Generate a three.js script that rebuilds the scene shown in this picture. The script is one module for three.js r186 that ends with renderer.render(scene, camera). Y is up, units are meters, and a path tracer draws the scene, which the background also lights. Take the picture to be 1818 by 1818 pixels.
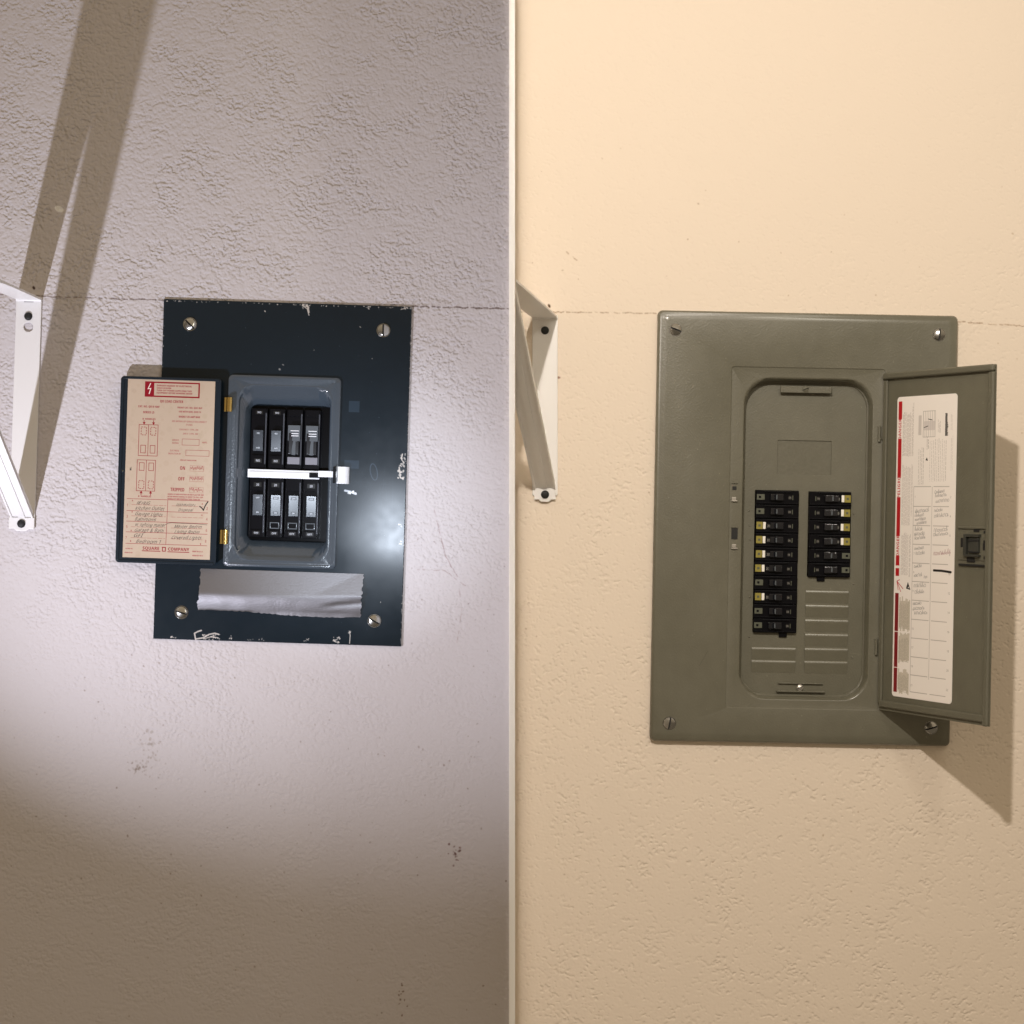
import * as THREE from 'three';
import { mergeGeometries, mergeVertices, toCreasedNormals } from 'three/addons/utils/BufferGeometryUtils.js';
import { RoundedBoxGeometry } from 'three/addons/geometries/RoundedBoxGeometry.js';
import { ImprovedNoise } from 'three/addons/math/ImprovedNoise.js';

// ---------------------------------------------------------------- camera, light, exposure
const S = 0.00068;                                  // metres per photo pixel on the wall plane
const DIST = 2.2;
const scene = new THREE.Scene();
const camera = new THREE.PerspectiveCamera(2 * Math.atan(909 * S / DIST) * 180 / Math.PI, 1, 0.05, 30);
camera.position.set(0, 0, DIST);
camera.lookAt(0, 0, 0);

const renderer = new THREE.WebGLRenderer({ antialias: true });
renderer.toneMapping = THREE.LinearToneMapping;
renderer.toneMappingExposure = 1;
renderer.shadowMap.enabled = true;
renderer.setSize(1024, 1024);

const W = (px, py, z = 0) => new THREE.Vector3((px - 909) * S, (909 - py) * S, z);   // wall point from photo pixel

{ // dim warm room behind the camera: paler towards its ceiling, darker towards its floor
  const w = 16, h = 64, d = new Float32Array(w * h * 4);
  for (let y = 0; y < h; y++) for (let x = 0; x < w; x++) {
    const up = Math.sin((y + 0.5 - h / 2) / h * Math.PI), f = 0.78 + 0.62 * up;
    d.set([0.49 * f, 0.385 * f, 0.262 * f, 1], (y * w + x) * 4);
  }
  const t = new THREE.DataTexture(d, w, h, THREE.RGBAFormat, THREE.FloatType); t.mapping = THREE.EquirectangularReflectionMapping; t.magFilter = t.minFilter = THREE.LinearFilter; t.needsUpdate = true;
  scene.background = t;
}
function spot(from, to, color, candela, angle, penumbra, soft) {
  const l = new THREE.SpotLight(color, candela, 0, angle, penumbra, 2);
  l.position.copy(from); l.target.position.copy(to);
  l.castShadow = true; l.shadow.mapSize.set(2048, 2048); l.shadow.bias = -0.0004; l.shadow.radius = soft;
  if (angle > 1.3) l.shadow.focus = 0.7;
  l.shadow.camera.near = 0.05; l.shadow.camera.far = 6;
  scene.add(l, l.target);
  return l;
}
// ceiling lamp of the second bay, hung over the dividing board and shining to its own side only
const lampPos = new THREE.Vector3(-0.0045, 0.80, 1.47);
spot(lampPos, lampPos.clone().add(new THREE.Vector3(1, 0, 0)), new THREE.Color().setRGB(1, 0.905, 0.81), 5.3, 89.7 * Math.PI / 180, 0.001, 1.0).name = 'ceiling_lamp';
// its second, weaker bulb farther along the ceiling
const bulb2 = new THREE.Vector3(0.62, 0.76, 1.30);
spot(bulb2, bulb2.clone().add(new THREE.Vector3(-0.22, -0.42, -1.3)), new THREE.Color().setRGB(1, 0.92, 0.78), 1.0, 36 * Math.PI / 180, 0.8, 4.0).name = 'ceiling_lamp_bulb';
// torch held low at the side of the first bay
spot(W(-190, 1520, 0.585), W(820, 130), new THREE.Color().setRGB(0.87, 0.87, 1.0), 2.45, 53 * Math.PI / 180, 0.78, 0.35).name = 'torch';
// phone light in front of the first bay
spot(new THREE.Vector3(-0.1715, -0.028, 0.50), W(615, 885), new THREE.Color().setRGB(0.78, 0.87, 1.0), 0.46, 25 * Math.PI / 180, 1.0, 0.45).name = 'phone_light';

// ---------------------------------------------------------------- helpers
let seed = 7;
const rnd = () => { seed = (seed * 1664525 + 1013904223) % 4294967296; return seed / 4294967296; };
const rr2 = (a, b) => a + (b - a) * rnd();
const gs = () => (rnd() + rnd() + rnd() - 1.5) / 1.0;
const perlin = new ImprovedNoise();
const names = {};
const numbered = (n) => { const k = names[n] = (names[n] ?? -1) + 1; return k ? n + '_' + String(k).padStart(3, '0') : n; };
function group(name, parent = scene) { const g = new THREE.Group(); g.name = parent === scene ? numbered(name) : name; parent.add(g); return g; }
function mesh(name, geo, mat, parent = scene) {
  const m = new THREE.Mesh(Array.isArray(geo) ? merged(geo) : geo, mat);
  m.name = parent === scene ? numbered(name) : name; m.castShadow = m.receiveShadow = true; parent.add(m); return m;
}
function merged(list) {
  const g = list.map((q) => { const p = q.index ? q.toNonIndexed() : q; for (const k of Object.keys(p.attributes)) if (!['position', 'normal', 'uv'].includes(k)) p.deleteAttribute(k); p.morphAttributes = {}; return p; });
  return mergeGeometries(g);
}
const tag = (o, label, category, kind, grp) => { if (label) o.userData.label = label; if (category) o.userData.category = category; if (kind) o.userData.kind = kind; if (grp) o.userData.group = grp; return o; };
const box = (w, h, d, x, y, z, r = 0.0006) => new RoundedBoxGeometry(w, h, d, 2, Math.min(r, w / 2.2, h / 2.2, d / 2.2)).translate(x, y, z);
const plainBox = (w, h, d, x, y, z) => new THREE.BoxGeometry(w, h, d).translate(x, y, z);
function rrPath(P, cx, cy, w, h, r) {
  const x0 = cx - w / 2, x1 = cx + w / 2, y0 = cy - h / 2, y1 = cy + h / 2;
  P.moveTo(x0 + r, y0); P.lineTo(x1 - r, y0); P.absarc(x1 - r, y0 + r, r, -Math.PI / 2, 0);
  P.lineTo(x1, y1 - r); P.absarc(x1 - r, y1 - r, r, 0, Math.PI / 2); P.lineTo(x0 + r, y1);
  P.absarc(x0 + r, y1 - r, r, Math.PI / 2, Math.PI); P.lineTo(x0, y0 + r); P.absarc(x0 + r, y0 + r, r, Math.PI, Math.PI * 1.5); return P;
}
const shapeRR = (cx, cy, w, h, r) => rrPath(new THREE.Shape(), cx, cy, w, h, r);
const pathRR = (cx, cy, w, h, r) => rrPath(new THREE.Path(), cx, cy, w, h, r);
function sheet(shape, z0, z1, bevel = 0.0005, segs = 8) {              // an extruded sheet between two depths
  return new THREE.ExtrudeGeometry(shape, { depth: z1 - z0 - 2 * bevel, bevelEnabled: bevel > 0, bevelSize: bevel, bevelThickness: bevel, bevelOffset: -bevel, bevelSegments: 2, curveSegments: segs }).translate(0, 0, z0 + bevel);
}
function loop(cx, cy, w, h, r, z, n = 10) {                           // one rounded-rectangle ring
  const out = [];
  for (const [sx, sy, a] of [[1, -1, -Math.PI / 2], [1, 1, 0], [-1, 1, Math.PI / 2], [-1, -1, Math.PI]])
    for (let i = 0; i <= n; i++) { const t = a + i / n * Math.PI / 2; out.push([cx + sx * (w / 2 - r) + Math.cos(t) * r, cy + sy * (h / 2 - r) + Math.sin(t) * r, z]); }
  return out;
}
function pressed(loops, crease = 0.7) {                               // pressed sheet metal through a series of rings
  const n = loops[0].length, pos = [], idx = [];
  loops.forEach((l) => l.forEach((p) => pos.push(...p)));
  for (let k = 0; k + 1 < loops.length; k++) for (let i = 0; i < n; i++) {
    const a = k * n + i, b = k * n + (i + 1) % n, c = a + n, d = b + n;
    idx.push(a, b, d, a, d, c);
  }
  const g = new THREE.BufferGeometry();
  g.setAttribute('position', new THREE.Float32BufferAttribute(pos, 3));
  g.setAttribute('uv', new THREE.Float32BufferAttribute(pos.flatMap((v, i) => i % 3 === 2 ? [] : [v]), 2));
  g.setIndex(idx);
  return toCreasedNormals(g, crease);
}
function flat(shape, z, segs = 10) { return new THREE.ShapeGeometry(shape, segs).translate(0, 0, z); }
function uvTo(geo, x0, y0, w, h) {                                    // planar uv over a rectangle in local metres
  const p = geo.attributes.position, uv = new Float32Array(p.count * 2);
  for (let i = 0; i < p.count; i++) { uv[2 * i] = (p.getX(i) - x0) / w; uv[2 * i + 1] = (p.getY(i) - y0) / h; }
  geo.setAttribute('uv', new THREE.BufferAttribute(uv, 2)); return geo;
}
function canvas(w, h, draw) {
  const c = document.createElement('canvas'); c.width = w; c.height = h; draw(c.getContext('2d'), w, h);
  const t = new THREE.CanvasTexture(c); t.colorSpace = THREE.SRGBColorSpace; t.anisotropy = 8; return t;
}
function floats(w, h, f) {                                            // a one-channel float texture, row 0 at the bottom
  const d = new Float32Array(w * h); for (let y = 0; y < h; y++) for (let x = 0; x < w; x++) d[y * w + x] = f(x, y);
  const t = new THREE.DataTexture(d, w, h, THREE.RedFormat, THREE.FloatType); t.magFilter = THREE.LinearFilter; t.minFilter = THREE.LinearFilter; t.needsUpdate = true; return t;
}
const std = (r, g, b, rough, o = {}) => { const m = new THREE.MeshPhysicalMaterial({ roughness: rough, ...o }); m.color.setRGB(r, g, b); return m; };
const smooth = (a, b, x) => { const t = Math.min(1, Math.max(0, (x - a) / (b - a))); return t * t * (3 - 2 * t); };

// ---------------------------------------------------------------- the two wall bays
const WX = 1409, WY = 2720, TW = 1060, TH = 2046;                     // size of a bay in photo pixels and of its texture
function wallTextures(x0, y0, sideB) {                                // x0,y0: photo pixel of the top left corner
  const k = WX / TW;
  const bump = floats(TW, TH, (x, y) => {
    const px = x0 + x * k, py = y0 + (TH - 1 - y) * k;
    const n1 = perlin.noise(px / 8.6, py / 7.2, 0.5), n2 = perlin.noise(px / 5.3 + 7, py / 4.7, 4.2), n3 = perlin.noise(px / 2.7, py / 2.6 + 3, 8.8), n4 = perlin.noise(px / 17, py / 14, 5.5), big = perlin.noise(px / 90, py / 90, 2.2);
    const t = n1 + 0.75 * n2 + 0.35 * n3 + 0.5 * n4;
    if (!sideB) {
      const amp = (0.6 + 0.75 * smooth(-0.35, 0.4, perlin.noise(px / 60, py / 48, 12.4))) * (0.30 + 0.70 * smooth(1420, 560, py + 260 * perlin.noise(px / 260, py / 260, 6.6) + 0.45 * Math.max(0, px - 420)));
      const crust = smooth(-0.55, 0.30, t);
      return 0.5 + amp * (0.30 * (crust - 0.5) + 0.10 * n2 + 0.08 * n3) + 0.05 * big;
    }
    const amp = 0.22 + 0.60 * smooth(250, 1200, py + 260 * perlin.noise(px / 240, py / 240, 1.6)) * (0.6 + 0.8 * smooth(-0.3, 0.4, perlin.noise(px / 70, py / 60, 3.7)));
    const pits = smooth(-0.75, -0.25, t + 0.25 * big);
    return 0.5 + amp * (0.24 * (pits - 0.5) + 0.06 * n2 + 0.03 * n3) + 0.08 * big;
  });
  const map = canvas(TW, TH, (g) => {
    g.fillStyle = sideB ? '#e3d6c6' : '#cbc6c7'; g.fillRect(0, 0, TW, TH);
    const X = (px) => (px - x0) / k, Y = (py) => (py - y0) / k;
    const crack = (pts, col, lw, gap) => {
      g.strokeStyle = col; g.lineCap = 'round';
      for (let i = 0; i + 1 < pts.length; i++) {
        const [ax, ay] = pts[i], [bx, by] = pts[i + 1], n = Math.max(2, Math.round(Math.hypot(bx - ax, by - ay) / 5));
        let lx = ax, ly = ay;
        for (let j = 1; j <= n; j++) {
          const nx = ax + (bx - ax) * j / n + rr2(-0.5, 0.5), ny = ay + (by - ay) * j / n + rr2(-0.9, 0.9);
          if (rnd() > gap) { g.lineWidth = lw * rr2(0.5, 1.3); g.beginPath(); g.moveTo(X(lx), Y(ly)); g.lineTo(X(nx), Y(ny)); g.stroke(); }
          lx = nx; ly = ny;
        }
      }
    };
    const speck = (px, py, r, col) => { g.fillStyle = col; g.beginPath(); g.ellipse(X(px), Y(py), r * rr2(0.6, 1.3), r * rr2(0.4, 0.9), rnd() * 3, 0, 7); g.fill(); };
    if (!sideB) {
      crack([[-400, 505], [80, 526], [292, 533]], 'rgba(70,52,44,.55)', 1.4, 0.2);
      crack([[732, 544], [905, 548]], 'rgba(70,52,44,.65)', 1.6, 0.12);
      crack([[771, 905], [783, 955], [790, 985], [812, 1024]], 'rgba(120,90,88,.6)', 0.8, 0.12);
      crack([[735, 1010], [790, 1013], [826, 1040]], 'rgba(130,100,96,.45)', 0.8, 0.35);
      crack([[815, 1040], [820, 1080], [812, 1140]], 'rgba(130,100,96,.4)', 0.8, 0.45);
      for (let i = 0; i < 260; i++) speck(rr2(0, 905), rr2(1150, 1810), rr2(0.6, 1.5), 'rgba(95,75,60,' + rr2(0.12, 0.5) + ')');
      for (let i = 0; i < 90; i++) speck(rr2(720, 900), rr2(560, 1150), rr2(0.5, 1.3), 'rgba(95,75,70,' + rr2(0.15, 0.45) + ')');
      for (let i = 0; i < 18; i++) speck(806 + gs() * 16, 1520 + gs() * 24, rr2(0.8, 2), 'rgba(60,25,20,' + rr2(0.25, 0.6) + ')');
      for (let i = 0; i < 45; i++) speck(268 + gs() * 22, 1330 + gs() * 42, rr2(0.8, 2.4), 'rgba(110,92,75,' + rr2(0.08, 0.28) + ')');
      for (let i = 0; i < 40; i++) speck(244 + gs() * 18, 1362 + gs() * 14, rr2(0.8, 2), 'rgba(100,82,66,' + rr2(0.1, 0.35) + ')');
      for (let i = 0; i < 12; i++) speck(712 + gs() * 9, 1770 + gs() * 30, rr2(0.8, 1.6), 'rgba(80,55,40,.6)');
      speck(60, 511, 2.6, 'rgba(60,45,40,.9)');
      speck(105, 371, 5, 'rgba(245,245,245,.95)');
    } else {
      crack([[917, 553], [1165, 556]], 'rgba(120,92,66,.45)', 1.2, 0.25);
      crack([[1699, 571], [1820, 579], [2300, 592]], 'rgba(120,92,66,.45)', 1.2, 0.25);
      for (let i = 0; i < 150; i++) speck(rr2(920, 1815), rr2(250, 1815), rr2(0.6, 1.4), 'rgba(120,90,60,' + rr2(0.12, 0.4) + ')');
      speck(975, 543, 2.4, 'rgba(70,50,35,.9)'); speck(991, 670, 3, 'rgba(120,85,70,.7)');
      crack([[1006, 447], [1024, 462]], 'rgba(140,112,86,.4)', 1.6, 0.3);
    }
  });
  return { bump, map };
}
function wallBay(name, label, x0, sideB, hole) {
  const y0 = -450, sh = new THREE.Shape();
  const a = W(x0, y0), b = W(x0 + WX, y0 + WY);
  sh.moveTo(a.x, b.y); sh.lineTo(b.x, b.y); sh.lineTo(b.x, a.y); sh.lineTo(a.x, a.y); sh.lineTo(a.x, b.y);
  const [hx, hy, hw, hh, rot] = hole, c = W(hx, hy), p = new THREE.Path();
  [[-1, -1], [-1, 1], [1, 1], [1, -1], [-1, -1]].forEach(([sx, sy], i) => {
    const u = sx * hw * S / 2, v = sy * hh * S / 2, x = c.x + u * Math.cos(rot) - v * Math.sin(rot), y = c.y + u * Math.sin(rot) + v * Math.cos(rot);
    i ? p.lineTo(x, y) : p.moveTo(x, y);
  });
  sh.holes.push(p);
  const g = uvTo(new THREE.ExtrudeGeometry(sh, { depth: 0.05, bevelEnabled: false }).translate(0, 0, -0.05), a.x, b.y, WX * S, WY * S);
  const t = wallTextures(x0, y0, sideB);
  const m = std(1, 1, 1, 0.85, { map: t.map, bumpMap: t.bump, bumpScale: sideB ? 0.0024 : 0.0029, specularIntensity: 0.4 });
  return tag(mesh(name, g, m), label, 'wall', 'structure');
}
const TL = -1.8 * Math.PI / 180, TR = -1.1 * Math.PI / 180;
wallBay('wall_left', 'pinkish white textured plaster wall around the small dark blue panel', 909 - WX, false, [502, 840, 186, 322, TL]);
wallBay('wall_right', 'cream textured plaster wall around the large grey panel', 909.2, true, [1428, 948, 246, 596, TR]);
const paintWhite = std(0.90, 0.89, 0.87, 0.45);
const divider = mesh('wall_divider', box(9 * S, WY * S, 0.362, 0, W(0, -450 + WY / 2).y, 0.181, 0.0004), paintWhite);
tag(divider, 'thin white upright board between the two wall bays, seen edge on', 'wall divider', 'structure');

// ---------------------------------------------------------------- materials of the things
const M = {
  navyFrame: std(0.050, 0.066, 0.084, 0.26, { clearcoat: 0.6, clearcoatRoughness: 0.12 }),
  navy: std(0.011, 0.018, 0.026, 0.30, { specularIntensity: 0.5 }),
  black: std(0.004, 0.004, 0.0055, 0.28, { specularIntensity: 0.25 }),
  handle: std(0.016, 0.020, 0.029, 0.25),
  rail: std(0.06, 0.066, 0.08, 0.18),
  blackGloss: std(0.008, 0.009, 0.013, 0.16, { clearcoat: 0.5, clearcoatRoughness: 0.1 }),
  chrome: std(0.42, 0.42, 0.41, 0.20, { metalness: 1 }),
  darkSlot: std(0.01, 0.01, 0.01, 0.7),
  brass: std(0.55, 0.38, 0.12, 0.25, { metalness: 1 }),
  bar: std(0.80, 0.82, 0.86, 0.40),
  tape: std(0.24, 0.237, 0.25, 0.46, { metalness: 1 }),
  grey: std(1, 1, 1, 0.56),
  greySheen: std(1, 1, 1, 0.48, { clearcoat: 0.35, clearcoatRoughness: 0.2 }),
  bare: std(0.42, 0.40, 0.36, 0.35, { metalness: 0.6 }),
  bracket: std(0.80, 0.79, 0.78, 0.32),
  mustard: std(0.26, 0.22, 0.035, 0.5),
  patchGrey: std(0.085, 0.092, 0.065, 0.5),
  latchMetal: std(0.035, 0.036, 0.030, 0.4),
  white: std(0.88, 0.86, 0.80, 0.4),
  greyLabel: std(0.20, 0.20, 0.23, 0.4),
  clear: std(0.10, 0.115, 0.13, 0.16),
};
// faint orange-peel of sprayed enamel
{
  const peel = floats(256, 256, (x, y) => {
    const u = x / 256 * Math.PI * 2, v = y / 256 * Math.PI * 2;
    return 0.5 + 0.3 * perlin.noise(Math.cos(u) * 7 + 20, Math.sin(u) * 7 + Math.cos(v) * 7, Math.sin(v) * 7) + 0.2 * perlin.noise(Math.cos(u) * 15 + 3, Math.sin(u) * 15 + Math.cos(v) * 15, Math.sin(v) * 15);
  });
  peel.wrapS = peel.wrapT = THREE.RepeatWrapping; peel.repeat.set(11, 11);
  for (const k of ['grey', 'greySheen', 'navyFrame']) { M[k].bumpMap = peel; M[k].bumpScale = 0.00025; }
}
{
  const wear = canvas(1024, 1024, (c, w, h) => {
    c.fillStyle = '#636153'; c.fillRect(0, 0, w, h);
    const im = c.getImageData(0, 0, w, h);
    for (let y = 0; y < h; y++) for (let x = 0; x < w; x++) { const i = (y * w + x) * 4, n = 5 * perlin.noise(x / 110, y / 150, 3) + 3 * perlin.noise(x / 23, y / 31, 8) + 4 * (rnd() - 0.5); for (let k = 0; k < 3; k++) im.data[i + k] += n; }
    c.putImageData(im, 0, 0);
    for (let i = 0; i < 420; i++) { c.fillStyle = 'rgba(190,185,165,' + rr2(0.08, 0.4) + ')'; c.beginPath(); c.arc(rnd() * w, rnd() * h, rr2(0.4, 1.2), 0, 7); c.fill(); }
    for (let i = 0; i < 70; i++) { const x = rnd() * w, y = rnd() * h, a = rnd() * 6.3, l = rr2(6, 46); c.strokeStyle = rnd() < 0.5 ? 'rgba(170,168,150,' + rr2(0.06, 0.22) + ')' : 'rgba(30,30,24,' + rr2(0.06, 0.2) + ')'; c.lineWidth = rr2(0.5, 1.2); c.beginPath(); c.moveTo(x, y); c.lineTo(x + Math.cos(a) * l, y + Math.sin(a) * l); c.stroke(); }
  });
  const rough = canvas(256, 256, (c, w, h) => {
    const im = c.createImageData(w, h);
    for (let y = 0; y < h; y++) for (let x = 0; x < w; x++) { const i = (y * w + x) * 4, n = 0.5 + 0.5 * (0.6 * perlin.noise(x / 40, y / 40, 1) + 0.6 * perlin.noise(x / 11, y / 14, 5)); im.data[i + 1] = 190 + 65 * n; im.data[i + 3] = 255; }
    c.putImageData(im, 0, 0);
  }); rough.colorSpace = THREE.NoColorSpace;
  for (const t of [wear, rough]) { t.wrapS = t.wrapT = THREE.RepeatWrapping; t.repeat.set(1.7, 1.7); t.offset.set(0.5, 0.5); }
  for (const k of ['grey', 'greySheen']) { M[k].map = wear; M[k].roughnessMap = rough; }
}
const texts = new Map();
function textMat(text, color, bg, bold = true, aspect = 2) {
  const key = text + color + bg + aspect;
  if (!texts.has(key)) {
    const h = 64, w = Math.round(h * aspect);
    const t = canvas(w, h, (g) => {
      g.fillStyle = bg; g.fillRect(0, 0, w, h); g.fillStyle = color; g.textAlign = 'center'; g.textBaseline = 'middle';
      g.font = (bold ? 'bold ' : '') + '46px sans-serif'; g.fillText(text, w / 2, h / 2 + 2, w * 0.92);
    });
    texts.set(key, std(1, 1, 1, 0.35, { map: t }));
  }
  return texts.get(key);
}
const plane = (w, h, x, y, z, rz = 0) => new THREE.PlaneGeometry(w, h).rotateZ(rz).translate(x, y, z);

// a panel: a group on the wall, turned in its own plane, with a converter from photo pixels to its own metres
function panelBase(name, cx, cy, rot) {
  const g = group(name); g.position.copy(W(cx, cy)); g.rotation.z = rot;
  const c = Math.cos(-rot), s = Math.sin(-rot);
  const L = (px, py) => { const dx = px - cx, dy = py - cy; return [(dx * c + dy * s) * S, -(-dx * s + dy * c) * S]; };
  return { g, L };
}
function screw(parent, x, y, z, r, slotAngle, name = 'screw') {       // slotted dome head
  const pts = []; for (let i = 0; i <= 10; i++) { const a = i / 10 * Math.PI / 2; pts.push(new THREE.Vector2(Math.cos(a) * r + 0.00001, Math.sin(a) * r * 0.62)); }
  const dome = new THREE.LatheGeometry(pts, 28).rotateX(Math.PI / 2);
  const s = group(name, parent); s.position.set(x, y, z);
  const washer = new THREE.CylinderGeometry(r * 1.06, r * 1.12, 0.0008, 28).rotateX(Math.PI / 2).translate(0, 0, 0.0004);
  // head in two halves with the slot between them
  const half = [1, -1].map((side) => {
    const p = dome.clone().toNonIndexed(), q = p.attributes.position, keep = [];
    for (let i = 0; i < q.count; i++) { const yy = q.getY(i); if (side * yy < r * 0.12) q.setY(i, side * r * 0.12); }
    p.computeVertexNormals(); return mergeVertices(p);
  });
  const head = mesh('screw_head', [...half.map((h) => toCreasedNormals(h, 0.6)), washer], M.chrome, s);
  head.rotation.z = slotAngle;
  const slot = mesh('slot', plainBox(r * 1.9, r * 0.24, r * 0.30, 0, 0, r * 0.16), M.darkSlot, s); slot.rotation.z = slotAngle;
  return s;
}

// ================================================================ the small dark blue panel
{
  const { g, L } = panelBase('breaker_panel', 502, 839.25, TL);
  tag(g, 'small old dark blue breaker panel with printed paper label on its folded back door', 'breaker panel');
  const PW = 440 * S, PH = 603 * S;
  const [fx, fy] = L(501.5, 838);
  const sh = new THREE.Shape();
  { // plate outline, slightly uneven where it was painted round and pried at
    const P = (x, y) => [x * PW / 2, y * PH / 2];
    sh.moveTo(...P(-1, -1)); sh.lineTo(...P(1, -1)); sh.lineTo(...P(1, 1)); sh.lineTo(...P(-1, 1)); sh.lineTo(...P(-1, -1));
    sh.holes.push(pathRR(fx, fy, 192 * S, 328 * S, 8 * S));
  }
  const plateMap = canvas(1024, 1404, (c, w, h) => {
    c.fillStyle = '#131f28'; c.fillRect(0, 0, w, h);
    const X = (px, py) => (L(px, py)[0] / PW + 0.5) * w, Y = (px, py) => (0.5 - L(px, py)[1] / PH) * h;
    const chips = (px, py, n, sp, r, col = 'rgba(205,198,190,') => { for (let i = 0; i < n; i++) { const x = px + rr2(-sp[0], sp[0]), y = py + rr2(-sp[1], sp[1]); c.fillStyle = col + rr2(0.5, 0.95) + ')'; c.beginPath(); c.ellipse(X(x, y), Y(x, y), r * rr2(0.5, 1.6), r * rr2(0.4, 1.1), rnd() * 3, 0, 7); c.fill(); } };
    const stroke = (pts, lw, col = 'rgba(205,198,190,.9)') => { c.strokeStyle = col; c.lineCap = 'round'; c.lineJoin = 'round'; c.lineWidth = lw; c.beginPath(); pts.forEach(([x, y], i) => i ? c.lineTo(X(x, y), Y(x, y)) : c.moveTo(X(x, y), Y(x, y))); c.stroke(); };
    // wall paint over the rim of the plate
    chips(545, 544, 16, [8, 4], 4); stroke([[538, 543], [546, 549], [549, 560]], 4); stroke([[547, 544], [549, 555]], 6);
    chips(657, 546, 8, [4, 3], 3); stroke([[716, 549], [724, 546], [712, 550]], 3); chips(722, 546, 10, [8, 3], 3);
    for (let i = 0; i < 60; i++) { const t = rnd(); chips(293 + 436 * t, 534.5 + 13 * t, 1, [2, 1], 2.2); }
    for (let i = 0; i < 120; i++) { const t = rnd(); chips(732 - 19.5 * t, 546 + 600 * t, 1, [1.2, 2], 2.4); }
    for (let i = 0; i < 60; i++) { const t = rnd(); chips(292.5 - 19 * t, 533 + 600 * t, 1, [1, 2], 1.6); }
    chips(716, 815, 14, [4, 9], 4); stroke([[715, 806], [713, 816], [718, 822]], 4); chips(712, 838, 18, [5, 12], 5); stroke([[709, 830], [711, 848], [716, 850]], 6);
    chips(711, 932, 5, [3, 4], 3); chips(711, 964, 5, [3, 4], 3); chips(730, 648, 6, [2, 5], 3);
    // scraped corner at the foot
    stroke([[348, 1135], [346, 1124], [352, 1121], [358, 1119]], 6); stroke([[349, 1134], [362, 1132], [372, 1126], [382, 1124], [389, 1126]], 6); stroke([[362, 1134], [376, 1130], [388, 1132]], 4);
    chips(376, 1131, 24, [16, 5], 3); chips(411, 1131, 4, [3, 3], 3); chips(309, 1132, 8, [6, 2], 3); chips(598, 1136, 16, [6, 5], 3.5); stroke([[621, 1121], [622, 1128], [621, 1142]], 3.5); chips(621, 1122, 4, [2, 2], 4);
    chips(545, 1136, 6, [5, 3], 2.5); chips(445, 1135, 5, [5, 2], 2); chips(465, 1135, 5, [5, 2], 2);
    // specks, wipe marks and faint smears of old tape
    for (const [x, y, r] of [[471, 553, 3], [497, 656, 4], [503, 648, 3.4], [640, 581, 3], [661, 637, 2.5], [676, 1069, 3], [558, 622, 2]]) chips(x, y, 1, [0, 0], r);
    for (let i = 0; i < 90; i++) chips(rr2(296, 728), rr2(540, 1130), 1, [0, 0], rr2(0.5, 1.1), 'rgba(120,135,150,');
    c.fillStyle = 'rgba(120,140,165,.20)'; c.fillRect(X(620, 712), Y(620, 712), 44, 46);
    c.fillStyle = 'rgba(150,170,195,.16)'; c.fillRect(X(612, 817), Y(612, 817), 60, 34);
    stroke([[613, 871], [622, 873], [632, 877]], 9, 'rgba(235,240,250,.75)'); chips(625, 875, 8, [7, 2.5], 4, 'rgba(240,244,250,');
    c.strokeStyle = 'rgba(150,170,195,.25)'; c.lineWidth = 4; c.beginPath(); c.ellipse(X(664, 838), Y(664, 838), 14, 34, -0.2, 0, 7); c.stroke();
    for (let i = 0; i < 30; i++) stroke([[rr2(615, 700), rr2(790, 960)], [rr2(615, 700), rr2(790, 960)]], 1, 'rgba(170,185,205,.05)');
  });
  const roughT = canvas(256, 352, (c, w, h) => {                      // grime makes the enamel unevenly glossy
    const im = c.createImageData(w, h);
    for (let y = 0; y < h; y++) for (let x = 0; x < w; x++) { const n = 0.5 + 0.5 * (0.6 * perlin.noise(x / 34, y / 34, 1) + 0.4 * perlin.noise(x / 9, y / 9, 5)), i = (y * w + x) * 4; im.data[i] = 0; im.data[i + 1] = 165 + 90 * n; im.data[i + 2] = 0; im.data[i + 3] = 255; }
    c.putImageData(im, 0, 0);
  }); roughT.colorSpace = THREE.NoColorSpace;
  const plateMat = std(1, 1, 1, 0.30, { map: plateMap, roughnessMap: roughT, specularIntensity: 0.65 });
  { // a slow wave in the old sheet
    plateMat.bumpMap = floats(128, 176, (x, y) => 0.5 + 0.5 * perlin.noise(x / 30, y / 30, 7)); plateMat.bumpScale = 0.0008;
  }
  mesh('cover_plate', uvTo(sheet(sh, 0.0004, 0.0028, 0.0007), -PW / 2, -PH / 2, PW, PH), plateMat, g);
  // pressed frame with its sloping well
  const [ox, oy] = L(502.5, 840.5), [ix, iy] = L(504, 840);
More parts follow.
